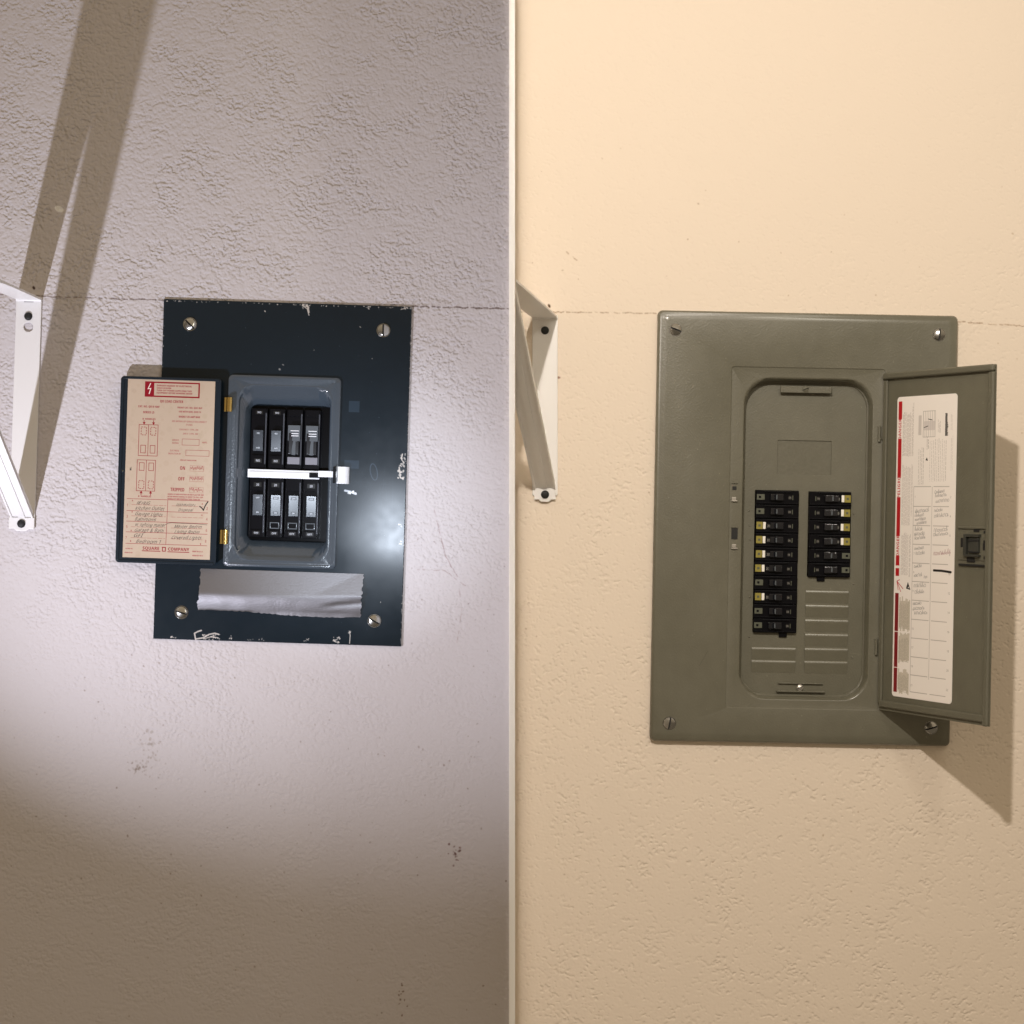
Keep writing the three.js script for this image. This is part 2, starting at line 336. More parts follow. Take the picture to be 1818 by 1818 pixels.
  const fr = [
    loop(fx, fy, 200 * S, 340 * S, 9 * S, 0.0026), loop(fx, fy, 198.6 * S, 338.6 * S, 8.5 * S, 0.0052), loop(fx, fy, 196 * S, 336 * S, 8 * S, 0.0064), loop(fx, fy, 192 * S, 332 * S, 7 * S, 0.0066),
    loop(fx, fy, 188 * S, 328 * S, 7 * S, 0.0060), loop(fx, fy, 184 * S, 324 * S, 9 * S, 0.0050), loop(fx, fy, 183 * S, 323 * S, 9 * S, 0.0050),
    loop(ox, oy, 173 * S, 314 * S, 28 * S, 0.0050),
    loop(ox, oy, 172 * S, 313 * S, 28 * S, 0.0050), loop(ox, oy, 169 * S, 310 * S, 28 * S, 0.0058), loop(ox, oy, 166 * S, 307 * S, 28 * S, 0.0058), loop(ox, oy, 163 * S, 303 * S, 28 * S, 0.0040), loop(ox, oy, 160 * S, 298 * S, 27 * S, 0.0000),
    loop(ox + 4 * S, oy, 153 * S, 276 * S, 25 * S, -0.0080), loop(ix + 8 * S, iy, 147 * S, 246 * S, 14 * S, -0.0130), loop(ix + 8.5 * S, iy, 146 * S, 240 * S, 6 * S, -0.0225),
  ];
  mesh('door_frame', pressed(fr, 1.2), M.navyFrame, g);
  mesh('dead_front', flat(shapeRR(ix + 6 * S, iy, 150 * S, 244 * S, 8 * S), -0.0222), M.black, g);
  // bright bar between the two rows, and the latch that the door snaps on
  const [bx, by] = L(502, 841.5);
  mesh('centre_bar', [box(128 * S, 15 * S, 0.003, bx, by, -0.0085), box(110 * S, 9 * S, 0.002, bx - 6 * S, by - 1 * S, -0.0065)], M.bar, g);
  mesh('bar_notch', box(18 * S, 9 * S, 0.003, bx + 55 * S, by - 0.5 * S, -0.0064), M.black, g);
  const [lx, ly] = L(584, 842);
  mesh('latch_strap', box(36 * S, 11 * S, 0.0016, lx, ly, 0.0064, 0.0005), M.bar, g);
  const [kx, ky] = L(608.5, 844);
  const latch = mesh('latch', [new THREE.CylinderGeometry(14 * S, 14 * S, 30 * S, 24, 1, false, -Math.PI / 2, Math.PI).rotateX(0).scale(0.85, 1, 0.62).translate(kx, ky, 0.0035), box(22 * S, 30 * S, 0.002, kx, ky, 0.0042)].map((q) => q), M.bar, g);
  mesh('latch_slot', box(5 * S, 29 * S, 0.0105, kx - 13.5 * S, ky, 0.0060), M.black, latch);
  // eight breakers, four up and four down
  const BW = 31 * S;
  function breaker(px, py, up, kind) {
    const [x, y] = L(px, py), b = group('circuit_breaker', g); b.position.set(x, y, -0.0185); if (up) b.rotation.z = Math.PI;
    const h = 106 * S, z = 0.0105;
    mesh('breaker_body', [box(BW - 2 * S, h, z - 0.003, 0, 0, (z - 0.003) / 2), box(2.4 * S, h, z - 0.001, -BW / 2 + 2.4 * S, 0, (z - 0.001) / 2),
      box(BW - 6 * S, 22 * S, z - 0.0004, 0, h / 2 - 12 * S, (z - 0.0004) / 2), box(BW - 6 * S, 12 * S, z - 0.0004, 0, -h / 2 + 6 * S, (z - 0.0004) / 2)], M.black, b);
    mesh('side_rail', box(2.6 * S, h * 0.86, z, (up ? -1 : 1) * (BW / 2 - 3.2 * S), 0, z / 2 + 0.0002, 0.0005), M.rail, b);
    const hd = mesh('breaker_handle', box(18 * S, 38 * S, 0.0065, 0, 0, 0), kind === 'clear' ? M.blackGloss : M.handle, b); hd.position.set(1 * S, kind === 'clear' ? 8 * S : 4 * S, z - 0.0005); hd.rotation.x = (up ? -0.05 : 0.06) + rr2(-0.03, 0.03); hd.rotation.y = (up ? -1 : 1) * rr2(0.10, 0.20);
    const word = (t, dx, dy, w, hh, zz, col = '#b8bcc4', bg = '#050506') => mesh('marking', plane(w * S, hh * S, dx * S, dy * S, zz, 0), textMat(t, col, bg), b);
    if (kind !== 'clear') { word(up ? 'ON' : 'OFF', 0, -h / S / 2 + 7, 13, 6.5, z + 0.0001); }
    if (kind === 'rating' || kind === 'plain') word(up ? 'ON' : '20', 0, h / S / 2 - 13, 14, 8, z + 0.0001);
    if (kind !== 'clear') {
      const t1 = mesh('marking', plane(10 * S, 5 * S, 0, 13 * S, 0.0034), textMat('OFF', '#c2cad4', '#23282f'), hd), t2 = mesh('marking', plane(9 * S, 5 * S, 0, -13 * S, 0.0034), textMat('ON', '#c2cad4', '#23282f'), hd);
    }
    if (kind === 'window' || kind === 'rating') mesh('trip_window', [box(17 * S, 2 * S, 0.001, 0, -27 * S, z - 0.0022), box(17 * S, 2 * S, 0.001, 0, -37 * S, z - 0.0022), box(2 * S, 10 * S, 0.001, -7.6 * S, -32 * S, z - 0.0022), box(2 * S, 10 * S, 0.001, 7.6 * S, -32 * S, z - 0.0022)], M.clear, b);
    if (kind === 'clear') { mesh('rating_label', box(22 * S, 28 * S, 0.0016, 0, -11 * S, z + 0.0024), M.clear, b); for (const q of [-6, -10, -15]) mesh('marking', box(15 * S, 1.4 * S, 0.0004, (q % 4) * S * 0.4, q * S, z + 0.0033, 0.0001), M.bar, b); mesh('rating_label', box(22 * S, 13 * S, 0.0016, 0, 38 * S, z), M.greyLabel, b); mesh('trip_window', box(7 * S, 26 * S, 0.0014, 0, 15 * S, z + 0.0022), M.clear, b); }
    return b;
  }
  [['plain'], ['plain'], ['clear'], ['clear']].forEach(([k], i) => breaker(457.5 + i * 31.7, 777.5 + i * 1.0, true, k));
  ['plain', 'rating', 'window', 'rating'].forEach((k, i) => breaker(454.5 + i * 31.8, 900 + i * 1.0, false, k));
  // plate screws
  for (const [px, py, a] of [[338, 576, 2.4], [681, 587, 1.6], [323, 1087, -0.25], [665, 1102, -0.5]]) screw(g, ...L(px, py), 0.0028, 11.2 * S, a);
  // the door, folded right back against the wall
  const door = group('door', g), [dx, dy] = L(303, 836); door.position.set(dx, dy, 0.0145);
  const DW = 177 * S, DH = 329 * S;
  const leaf = sheet(shapeRR(0, 0, DW, DH, 6 * S), -0.0016, 0, 0.0005);
  mesh('door_leaf', [leaf, box(DW - 8 * S, 5 * S, 0.008, 0, DH / 2 - 2.5 * S, -0.003), box(DW - 8 * S, 5 * S, 0.008, 0, -DH / 2 + 2.5 * S, -0.003), box(6 * S, DH - 8 * S, 0.008, -DW / 2 + 3 * S, 0, -0.003)], M.navy, door);
  mesh('rivet', new THREE.SphereGeometry(1.6 * S, 10, 6).translate(-DW / 2 + 8 * S, -3 * S, 0), M.chrome, door);
  const LBW = 154 * S, LBH = 319 * S;
  const paper = canvas(770, 1595, (c, w, h) => {
    c.fillStyle = '#bfad98'; c.fillRect(0, 0, w, h);
    for (let i = 0; i < 500; i++) { c.fillStyle = 'rgba(120,95,70,' + rr2(0.01, 0.05) + ')'; c.beginPath(); c.arc(rnd() * w, rnd() * h, rr2(2, 26), 0, 7); c.fill(); }
    const red = '#8a0f1f', u = w / 770;
    // photo crop coordinates (label spans 148..922 across, 110..1720 down in the enlarged view)
    const X = (x) => (x - 148) / 774 * w, Y = (y) => (y - 110) / 1610 * h, sk = (y) => 0;
    c.textBaseline = 'middle'; c.fillStyle = red; c.strokeStyle = red;
    const T = (t, x, y, size, o = {}) => { c.font = (o.bold === false ? '' : 'bold ') + size + 'px sans-serif'; c.textAlign = o.align ?? 'center'; c.fillStyle = o.col ?? red; c.save(); c.translate(X(x), Y(y)); c.scale(o.sx ?? 0.82, 1); c.fillText(t, 0, 0); c.restore(); };
    c.lineWidth = 12; c.strokeRect(X(306), Y(156), X(780) - X(306), Y(280) - Y(156)); c.fillRect(X(300), Y(150), X(382) - X(300), Y(286) - Y(150));
    c.strokeStyle = '#eee3d6'; c.lineWidth = 8; c.beginPath(); [[350, 165], [328, 215], [352, 212], [338, 262]].forEach(([x, y], i) => i ? c.lineTo(X(x), Y(y)) : c.moveTo(X(x), Y(y))); c.stroke(); c.strokeStyle = red;
    ['DANGER HAZARD OF ELECTRICAL', 'SHOCK OR BURN', 'TURN OFF POWER SUPPLYING THIS', 'EQUIPMENT BEFORE WORKING INSIDE'].forEach((t, i) => T(t, 404, 184 + i * 21.5, 19, { align: 'left', sx: i === 1 ? 0.85 : [1.04, 0, 0.98, 0.9][i] }));
    T('QO LOAD CENTER', 540, 322, 30); T('CAT. NO. QO 8-100F', 340, 374, 25); T('SERIES L5', 340, 424, 27); T('FRONT CAT. NO. QOC 8UF', 703, 374, 22); T('USE WITH QOB, QOB CH', 705, 409, 21); T('MAINS 125 AMP MAX', 702, 456, 23);
    T('SEE RATING OF SERVICE DISCONNECT', 702, 497, 19, { bold: false, sx: 0.95 }); T('IF USED.', 705, 525, 19, { bold: false }); T('120/240 V  1 PH, 3W', 698, 568, 20, { bold: false, sx: 0.95 }); T('240 V  3 PH, 3W', 715, 604, 20, { bold: false, sx: 0.95 });
    T('8  HANDLES', 345, 484, 22, { sx: 0.95 }); T('8  HANDLES', 328, 1174, 22, { sx: 0.95 });
    T('SERVICE', 585, 664, 20, { bold: false }); T('RATING', 585, 690, 20, { bold: false }); T('AMPS.', 845, 678, 20, { bold: false });
    c.lineWidth = 2.5; c.strokeRect(X(644), Y(652), X(795) - X(644), Y(706) - Y(652)); c.strokeRect(X(680), Y(750), X(886) - X(680), Y(800) - Y(750));
    T('ELECTRICAL', 580, 758, 19, { bold: false }); T('INSPECTION BY', 580, 785, 19, { bold: false }); T('CIRCUIT INDICATOR', 703, 840, 15, { sx: 1 });
    // handle diagrams
    c.lineWidth = 4;
    for (const [y0, y1, dash] of [[535, 812, 0], [850, 1125, 1]]) {
      const x0 = dash ? 252 : 259, x1 = dash ? 414 : 427; c.strokeRect(X(x0), Y(y0), X(x1) - X(x0), Y(y1) - Y(y0)); c.beginPath(); c.moveTo(X((x0 + x1) / 2), Y(y0)); c.lineTo(X((x0 + x1) / 2), Y(y1)); c.stroke();
      for (const xx of [x0 + 20, x0 + 104]) {
        const a = dash ? y0 + 185 : y0 + 22, b = dash ? y0 + 25 : y0 + 184;
        c.setLineDash([14, 9]); c.lineWidth = 5; c.strokeRect(X(xx), Y(a), X(45) - X(0), Y(70) - Y(0)); c.setLineDash([]); c.lineWidth = 4; c.strokeRect(X(xx), Y(b), X(42) - X(0), Y(68) - Y(0));
        c.fillStyle = red; c.beginPath(); const ay = dash ? 1125 : 535, s = dash ? -1 : 1; c.moveTo(X(xx + 10), Y(ay - s * 22)); c.lineTo(X(xx + 36), Y(ay - s * 22)); c.lineTo(X(xx + 23), Y(ay + s * 3)); c.fill(); c.fillRect(X(xx + 20), Y(Math.min(ay, ay - s * 40)), 5, 40 * h / 1610);
      }
    }
    T('ON', 655, 912, 42, { sx: 0.75 }); T('OFF', 648, 1008, 42, { sx: 0.75 }); T('TRIPPED', 616, 1105, 41, { sx: 0.75 });
    const scr = (x, y, ww, hh, n, col, lw) => { c.strokeStyle = col; c.lineWidth = lw; c.lineCap = c.lineJoin = 'round'; c.beginPath(); for (let i = 0; i <= n; i++) { const xx = X(x + ww * i / n), yy = Y(y + (i % 2 ? -1 : 1) * hh * rr2(0.1, 0.55)); i ? c.quadraticCurveTo(xx - rr2(2, 9), yy + rr2(-9, 9), xx, yy) : c.moveTo(xx, yy); } c.stroke(); };
    for (const y of [908, 1000, 1100]) { scr(722, y, 118, 32, 16, red, 2.6); c.setLineDash([6, 6]); c.lineWidth = 2; c.strokeRect(X(722), Y(y - 20), X(122) - X(0), Y(48) - Y(0)); c.setLineDash([]); }
    ['HANDLE AT MID-POSITION ON RED FLAG FOR TRIP', 'AFTER WHICH HANDLE IS RESET TO FULL OFF', 'HANDLE AT MID-POSITION THEN TURN ON'].forEach((t, i) => T(t, 530, 1147 + i * 21, 16, { align: 'left', sx: [0.83, 0.92, 0.88][i] }));
    c.lineWidth = 2.5; c.strokeStyle = '#30302c'; scr(190, 935, 14, 40, 5, '#3a3632', 2.5);
    // schedule
    c.strokeStyle = red; c.lineWidth = 3.5; c.setLineDash([]);
    for (const y of [1198, 1304, 1398, 1494, 1596]) { c.beginPath(); c.moveTo(X(172), Y(y)); c.lineTo(X(892), Y(y)); c.stroke(); }
    c.beginPath(); c.moveTo(X(534), Y(1198)); c.lineTo(X(528), Y(1596)); c.stroke();
    c.lineWidth = 1.8; c.setLineDash([38, 10]); for (const y of [1250, 1350, 1447, 1544]) { c.beginPath(); c.moveTo(X(215), Y(y)); c.lineTo(X(520), Y(y)); c.moveTo(X(570), Y(y)); c.lineTo(X(850), Y(y)); c.stroke(); } c.setLineDash([]);
    [['1', 178, 1256], ['3', 178, 1356], ['5', 178, 1448], ['7', 174, 1546], ['2', 884, 1265], ['4', 884, 1360], ['6', 884, 1460], ['8', 880, 1556]].forEach(([t, x, y]) => T(t, x, y, 32, { bold: false }));
    [['A', 221, 1214], ['A', 221, 1314], ['B', 217, 1480], ['B', 215, 1574], ['A', 840, 1224], ['A', 840, 1325], ['B', 836, 1582]].forEach(([t, x, y]) => T(t, x, y, 20));
    const hand = (t, x, y, size, sx = 1) => { let cx = X(x); for (const ch of t) { c.save(); c.translate(cx, Y(y) + rr2(-3, 3)); c.transform(sx * rr2(0.85, 1.05), rr2(-0.1, 0.06), -0.22 + rr2(-0.08, 0.08), rr2(0.85, 1.1), 0, 0); c.font = 'italic ' + size + 'px sans-serif'; c.textAlign = 'left'; c.fillStyle = 'rgba(38,36,34,.88)'; c.fillText(ch, 0, 0); const m = c.measureText(ch).width; c.restore(); cx += m * sx * 0.92 + 1; } };
    hand('REFRIG', 256, 1234, 38); hand('Kitchen Outlet', 246, 1280, 42, 0.98); hand('Dishwasher', 608, 1238, 34, 0.98); hand('Disposal', 628, 1284, 36, 0.95);
    hand('Garage Lights', 246, 1332, 42, 0.98); hand('Bathrooms', 246, 1378, 40, 0.98); hand('w. lighting master', 250, 1428, 40, 0.84); hand('Garage & Bath', 245, 1474, 42, 0.98);
    hand('Master Bedrm', 596, 1432, 40, 0.98); hand('Living Room', 600, 1478, 42, 1.0); hand('GFI', 238, 1524, 46, 1.2); hand('Bedroom 1', 262, 1574, 42, 1.1); hand('Covered Lights', 574, 1530, 42, 0.98);
    c.strokeStyle = '#151414'; c.lineWidth = 9; c.lineCap = 'round'; c.beginPath(); c.moveTo(X(818), Y(1248)); c.quadraticCurveTo(X(842), Y(1262), X(852), Y(1282)); c.quadraticCurveTo(X(862), Y(1240), X(890), Y(1204)); c.stroke();
    c.lineWidth = 3; c.beginPath(); c.moveTo(X(520), Y(1420)); c.quadraticCurveTo(X(548), Y(1398), X(590), Y(1402)); c.lineTo(X(800), Y(1404)); c.lineTo(X(888), Y(1410)); c.stroke();
    // foot
    T('SQUARE', 398, 1634, 40, { sx: 0.98 }); T('COMPANY', 642, 1636, 40, { sx: 0.96 }); c.lineWidth = 7; c.strokeStyle = red; c.strokeRect(X(500), Y(1622), X(526) - X(500), Y(1656) - Y(1622)); c.fillRect(X(494), Y(1618), 24, 6); c.fillRect(X(318), Y(1655), X(482) - X(318), 6); c.fillRect(X(545), Y(1657), X(738) - X(545), 6);
    T('PATENT NO.', 205, 1642, 14); T('40269-021-04', 200, 1678, 14); T('MADE IN U.S.A.', 812, 1650, 16); T('40269-021-04 A', 812, 1686, 16);
  });
  const [px0, py0] = L(304.2, 831.5);
  const lab = mesh('schedule_label', uvTo(box(LBW, LBH, 0.0005, px0 - dx, py0 - dy, 0.0004, 0.0002), px0 - dx - LBW / 2, py0 - dy - LBH / 2, LBW, LBH), std(1, 1, 1, 0.6, { map: paper, specularIntensity: 0.4 }), door);
  for (const [hx, hy] of [[408, 719], [400.5, 953]]) { const [x, y] = L(hx, hy); mesh('hinge', [new THREE.CylinderGeometry(5.5 * S, 5.5 * S, 25 * S, 20).translate(x + 1.5 * S, y, 0.0095), box(12 * S, 25 * S, 0.0016, x - 2 * S, y, 0.0085)], M.brass, g); }
}
// strip of silver tape over the lower part of that plate
{
  const { g, L } = panelBase('duct_tape', 500, 1052, -1.95 * Math.PI / 180);
  const nx = 60, ny = 24, w = 290 * S, h = 76 * S, pos = [], uv = [], idx = [];
  for (let j = 0; j <= ny; j++) for (let i = 0; i <= nx; i++) {
    const u = i / nx, v = j / ny;                                     // v from the top down
    let x = (u - 0.5) * w, y = (0.5 - v) * h;
    if (i === 0) x += rr2(-1.4, 1.4) * S + (v < 0.75 ? v * 2 : -2) * S; if (i === nx) x += rr2(-1.6, 1.4) * S - v * 3 * S;
    if (j === ny) y += (rr2(-0.8, 0.8) + 3 * Math.sin(u * 5 + 1)) * S;
    let z = 0.0034;
    z += v < 0.58 ? 0.0056 * v / 0.58 : 0.0056 - 0.0060 * Math.pow((v - 0.58) / 0.42, 1.7);   // drawn over a bulge, rolled under at the foot
    z += 0.0003 * perlin.noise(u * 9, v * 3, 2.2) * smooth(0.5, 0.7, v);
    const cr = Math.max(0, 1 - Math.abs(v - (0.80 - 0.12 * (u - 0.72) / 0.28)) / 0.09) * smooth(0.72, 0.85, u); z -= 0.0016 * cr;   // crease near the end
    if (u + v * 0.5 > 0.97 && v < 0.55) z += 0.0011 * (u + v * 0.5 - 0.97) * 4;                                                   // lifted corner
    pos.push(x, y, Math.max(z, 0.0032)); uv.push(u, 1 - v);
  }
  for (let j = 0; j < ny; j++) for (let i = 0; i < nx; i++) { const a = j * (nx + 1) + i, b = a + 1, c = a + nx + 1, d = c + 1; idx.push(a, c, b, b, c, d); }
  const q = new THREE.BufferGeometry(); q.setAttribute('position', new THREE.Float32BufferAttribute(pos, 3)); q.setAttribute('uv', new THREE.Float32BufferAttribute(uv, 2)); q.setIndex(idx); q.computeVertexNormals();
  const weave = floats(1024, 256, (x, y) => 0.5 + 0.25 * Math.sin(x * 1.25) * (0.6 + 0.4 * perlin.noise(x / 9, y / 30, 3)) + 0.35 * perlin.noise(x / 14, y / 10, 8));
  M.tape.bumpMap = weave; M.tape.bumpScale = 0.00010;
  const t = mesh('tape_strip', q, M.tape, g);
  tag(g, 'strip of creased silver tape stuck across the foot of the dark blue panel', 'tape');
}

// ================================================================ the large grey panel
{
  const { g, L } = panelBase('breaker_panel', 1425.5, 937.75, TR);
  tag(g, 'large new grey breaker panel with sixteen breakers and its door standing half open', 'breaker panel');
  const PW = 531 * S, PH = 762 * S, ZF = 0.012;
  const [sx, sy] = L(1427, 955.5), [ox, oy] = L(1428.5, 957), step = 0.0016;
  const ring = (d, r, z) => loop(0, 0, PW - 2 * d * S, PH - 2 * d * S, r * S, z);
  const cover = [
    ring(0, 9, 0.0003), ring(0, 9, 0.0060), ring(0.8, 9, 0.0080), ring(2.2, 8, 0.0094), ring(4, 7.5, 0.0104), ring(7, 7, 0.0110), ring(11, 6, 0.01155), ring(17, 6, ZF), ring(18, 6, ZF),
    loop(sx, sy, 274 * S, 606 * S, 5 * S, ZF), loop(sx, sy, 272 * S, 604 * S, 5 * S, ZF), loop(sx, sy, 271 * S, 602.6 * S, 5 * S, ZF - 0.0003), loop(sx, sy, 270 * S, 600 * S, 4 * S, ZF - step), loop(sx, sy, 268 * S, 598 * S, 4 * S, ZF - step),
    loop(ox, oy, 234 * S, 574 * S, 48 * S, ZF - step),
    loop(ox, oy, 232 * S, 572 * S, 48 * S, ZF - step), loop(ox, oy, 228 * S, 568 * S, 47 * S, ZF - step - 0.0004), loop(ox, oy, 224 * S, 564 * S, 46 * S, ZF - step - 0.0018), loop(ox, oy, 221 * S, 561 * S, 45 * S, ZF - step - 0.0045),
    loop(ox, oy, 220 * S, 559 * S, 45 * S, -0.0040), loop(ox, oy, 215 * S, 554 * S, 44 * S, -0.0040), loop(ox, oy, 214 * S, 553 * S, 44 * S, -0.0060),
  ];
  mesh('cover_plate', pressed(cover, 0.75), M.greySheen, g);
  // dead front with the two breaker openings
  const ZD = -0.0060;
  const df = shapeRR(ox, oy, 218 * S, 557 * S, 44 * S);
  const [mx, my] = L(1429.5, 812.5);
  df.holes.push(pathRR(mx, my, 96 * S, 61 * S, 1.5 * S));
  const [c1x, c1y] = L(1378.5, 997), [c2x, c2y] = L(1473.5, 949);
  df.holes.push(pathRR(c1x, c1y, 78 * S, 253 * S, 1.5 * S), pathRR(c2x, c2y, 76 * S, 152 * S, 1.5 * S));
  mesh('dead_front', sheet(df, ZD - 0.0015, ZD, 0.0003, 16), M.grey, g);
  mesh('back_box', [plainBox(200 * S, 520 * S, 0.002, ox, oy, -0.032), plainBox(0.002, 520 * S, 0.024, ox - 100 * S, oy, -0.020), plainBox(0.002, 520 * S, 0.024, ox + 100 * S, oy, -0.020), plainBox(200 * S, 0.002, 0.024, ox, oy + 260 * S, -0.020), plainBox(200 * S, 0.002, 0.024, ox, oy - 260 * S, -0.020)], M.darkSlot, g);
  // main-breaker blank, set a little below the sheet
  mesh('main_breaker_blank', box(100 * S, 66 * S, 0.001, mx, my, ZD - 0.0018, 0.0002), M.grey, g);
  for (let i = 0; i < 3; i++) for (let k = 0; k < 6 - i; k++) { const t = mesh('emboss_letter', box(rr2(2, 5) * S, 4.5 * S, 0.0004, mx + (k - 2.3) * 11 * S + i * 5 * S, my + (12 - i * 12) * S, ZD - 0.0012, 0.0001), M.grey, g); t.userData.kind = undefined; }
  // clips with screws, top and bottom
  for (const [px, py, low] of [[1431, 692, false], [1422, 1221, true]]) {
    const [x, y] = L(px, py);
    mesh('retaining_clip', low ? [box(86 * S, 3 * S, 0.005, x, y - 7 * S, ZD + 0.0025, 0.0006), box(80 * S, 2 * S, 0.003, x, y + 7 * S, ZD + 0.0015, 0.0005)] : [box(91 * S, 12 * S, 0.0028, x, y, ZD + 0.0065, 0.0008), box(80 * S, 4 * S, 0.006, x, y + 4 * S, ZD + 0.003)], low ? M.greySheen : M.greySheen, g);
    const s = screw(g, x - (low ? 1 : 1) * S, y + (low ? 0 : 1) * S, low ? ZD + 0.002 : ZD + 0.0078, (low ? 5.2 : 5.6) * S, 0.4, 'screw');
    s.children[0].material = low ? M.bare : M.grey;
  }
  // breakers: body, end label, handle, and on the arc-fault ones a mustard label with a white button
  function breaker(px, py, wpx, right, arc, last) {
    const [x, y] = L(px, py), b = group('circuit_breaker', g); b.position.set(x, y, ZD); if (right) b.rotation.z = Math.PI;
    const f = right ? -1 : 1, w = wpx * S, h = 24.6 * S, z = 0.0052;
    mesh('breaker_body', [box(w - 2 * S, h, 0.009 + z, 0, 0, (z - 0.009) / 2, 0.0007), box((arc ? 0.50 : 0.62) * w, 3 * S, 0.0016, 0.02 * w, f * h * 0.40, z + 0.0006, 0.0005), box(w - 4 * S, 2 * S, 0.0008, 0, -f * h * 0.42, z + 0.0002, 0.0003)], M.black, b);
    mesh('rating_label', box((arc ? 11 : 14) * S, (arc ? 13 : 10) * S, 0.0009, -w / 2 + (arc ? 7.5 : 9) * S, f * 0.5 * S, z + 0.0003, 0.0002), arc ? M.mustard : M.patchGrey, b);
    mesh('marking', box(4 * S, 4 * S, 0.0003, -w / 2 + 7.5 * S, f * 0.5 * S, z + 0.0008, 0.0001), arc ? M.patchGrey : M.black, b);
    if (arc) mesh('test_button', box(5 * S, 12.5 * S, 0.0022, -w / 2 + 16 * S, f * 0.5 * S, z + 0.0008, 0.0006), M.white, b);
    const hd = mesh('breaker_handle', [box(14 * S, 12 * S, 0.0062, 0, 0, 0, 0.0008), box(10 * S, 11 * S, 0.003, -11 * S, 0, -0.0012, 0.0006)], M.blackGloss, b); hd.position.set((3 + rr2(-0.8, 0.8)) * S, f * 0.5 * S, z + 0.0022); hd.rotation.y = 0.22 + rr2(-0.05, 0.05); b.position.x += rr2(-0.5, 0.5) * S; b.position.z += rr2(-0.0003, 0.0003);
    mesh('handle_mark', box(2.4 * S, 8 * S, 0.0003, -0.5 * S, 0, 0.0031, 0.0001), M.clear, hd).position.set(-6 * S, 0, 0);
    if (arc) mesh('marking', plane(6 * S, 8 * S, -w / 2 + 24 * S, 0, z + 0.0003, right ? Math.PI : 0), textMat('20', '#8c8a84', '#0b0b0c', true, 0.8), b);
    mesh('marking', plane(5 * S, 7 * S, w / 2 - 17 * S, 0, z + 0.0003, right ? Math.PI : 0), textMat('ON', '#7d7b76', '#0b0b0c', true, 0.8), b);
    mesh('marking', box(1.4 * S, 8 * S, 0.0003, w / 2 - 12 * S, 0, z + 0.0002, 0.0001), M.patchGrey, b);
    if (last) mesh('breaker_tab', box(14 * S, 10 * S, 0.004, w / 2 - 24 * S, -f * (h / 2 + 3 * S), 0.0005, 0.0006), M.black, b);
    return b;
  }
  const left = [0, 0, 1, 1, 1, 1, 0, 1, 0, 0], rightCol = [1, 1, 1, 1, 0, 0];
  left.forEach((a, i) => breaker(1380.7 - i * 0.49, 883.3 + i * 25.3, 78, false, !!a, i === 9));
  rightCol.forEach((a, i) => breaker(1474.5 - i * 0.49, 885.7 + i * 25.3, 76, true, !!a, i === 5));
  // breaker blanks still in place below
  const blankGeo = (w) => { const s = new THREE.Shape(); s.moveTo(0, -23 * S); s.lineTo(0.0002, -23 * S); s.lineTo(0.0019, -5.5 * S); s.lineTo(0.0018, -3.6 * S); s.lineTo(0.00135, -1.6 * S); s.lineTo(0.0007, -0.4 * S); s.lineTo(0, 0); const e = new THREE.ExtrudeGeometry(s, { depth: w, bevelEnabled: false }); e.rotateY(-Math.PI / 2); return e.translate(w / 2, 0, 0); };
  for (const [px, w, ys] of [[1376.5, 78, [1149, 1172]], [1470, 76, [1048, 1073.5, 1099.5, 1125, 1150.5, 1173.5]]])
    ys.forEach((y, i) => { const [x, yy] = L(px - (y - 1048) * 0.019, y), b = mesh('breaker_blank', blankGeo(w * S), M.greySheen, g); b.position.set(x, yy, ZD); });
  for (const [px, py] of [[1332, 933], [1333, 958], [1331, 1131], [1331, 907], [1517, 912], [1517, 1037], [1515, 1168], [1332, 1060]]) mesh('rivet', new THREE.SphereGeometry(1.7 * S, 10, 6).scale(1, 1, 0.6).translate(...L(px, py), ZD + 0.0001), M.greySheen, g);
  // strike slots at the closing side
  for (const [px, py, h, dark] of [[1302, 874, 32, 0.25], [1302, 955, 38, 0.55]]) {
    const [x, y] = L(px, py), z = ZF - step;
    mesh('strike_slot', plainBox(dark < 0.4 ? 7 * S : 11 * S, h * S * (dark < 0.4 ? 0.2 : 0.52), 0.0006, x, y + h * S * (dark < 0.4 ? 0.22 : 0.2), z + 0.0001), M.darkSlot, g);
    mesh('strike_lip', [box(8 * S, 6 * S, 0.002, x - 1 * S, y - h * S * 0.36, z + 0.001, 0.0005), box(11 * S, 2.5 * S, 0.003, x, y - h * S * 0.48, z + 0.001, 0.0004)], M.bare, g);
    mesh('strike_edge', box(12 * S, 1.5 * S, 0.002, x, y + h * S * 0.5, z + 0.0006, 0.0003), M.grey, g);
  }
  for (const [px, py, a] of [[1198, 587, -0.35], [1663, 596, 1.5], [1187, 1282, 1.4], [1649, 1290, 0.3]]) screw(g, ...L(px, py), ZF - 0.0004, 11 * S, a);
  for (const [px, py] of [[1557.5, 771], [1552, 1147]]) mesh('hinge', [new THREE.CylinderGeometry(2.6 * S, 2.6 * S, 28 * S, 12).translate(...L(px, py), ZF + 0.0004), box(3 * S, 20 * S, 0.002, L(px + 5, py)[0], L(px + 5, py)[1], ZF, 0.0004)], M.greySheen, g);

  // ---- the door, swung out towards the room
  const door = group('door', g), [hx, hy] = L(1562, 961); door.position.set(hx, hy, ZF + 0.0012); door.rotation.y = -60.35 * Math.PI / 180;
  const DW = 270 * S, DH = 594 * S;
  const leaf = sheet(shapeRR(DW / 2, 0, DW, DH, 2 * S), -0.0016, 0, 0.0005);
  const bead = (w, x, y, h, z = 0.0045) => box(w, h, z, x, y, z / 2 - 0.0004, z * 0.46);
  mesh('door_leaf', leaf, M.grey, door);
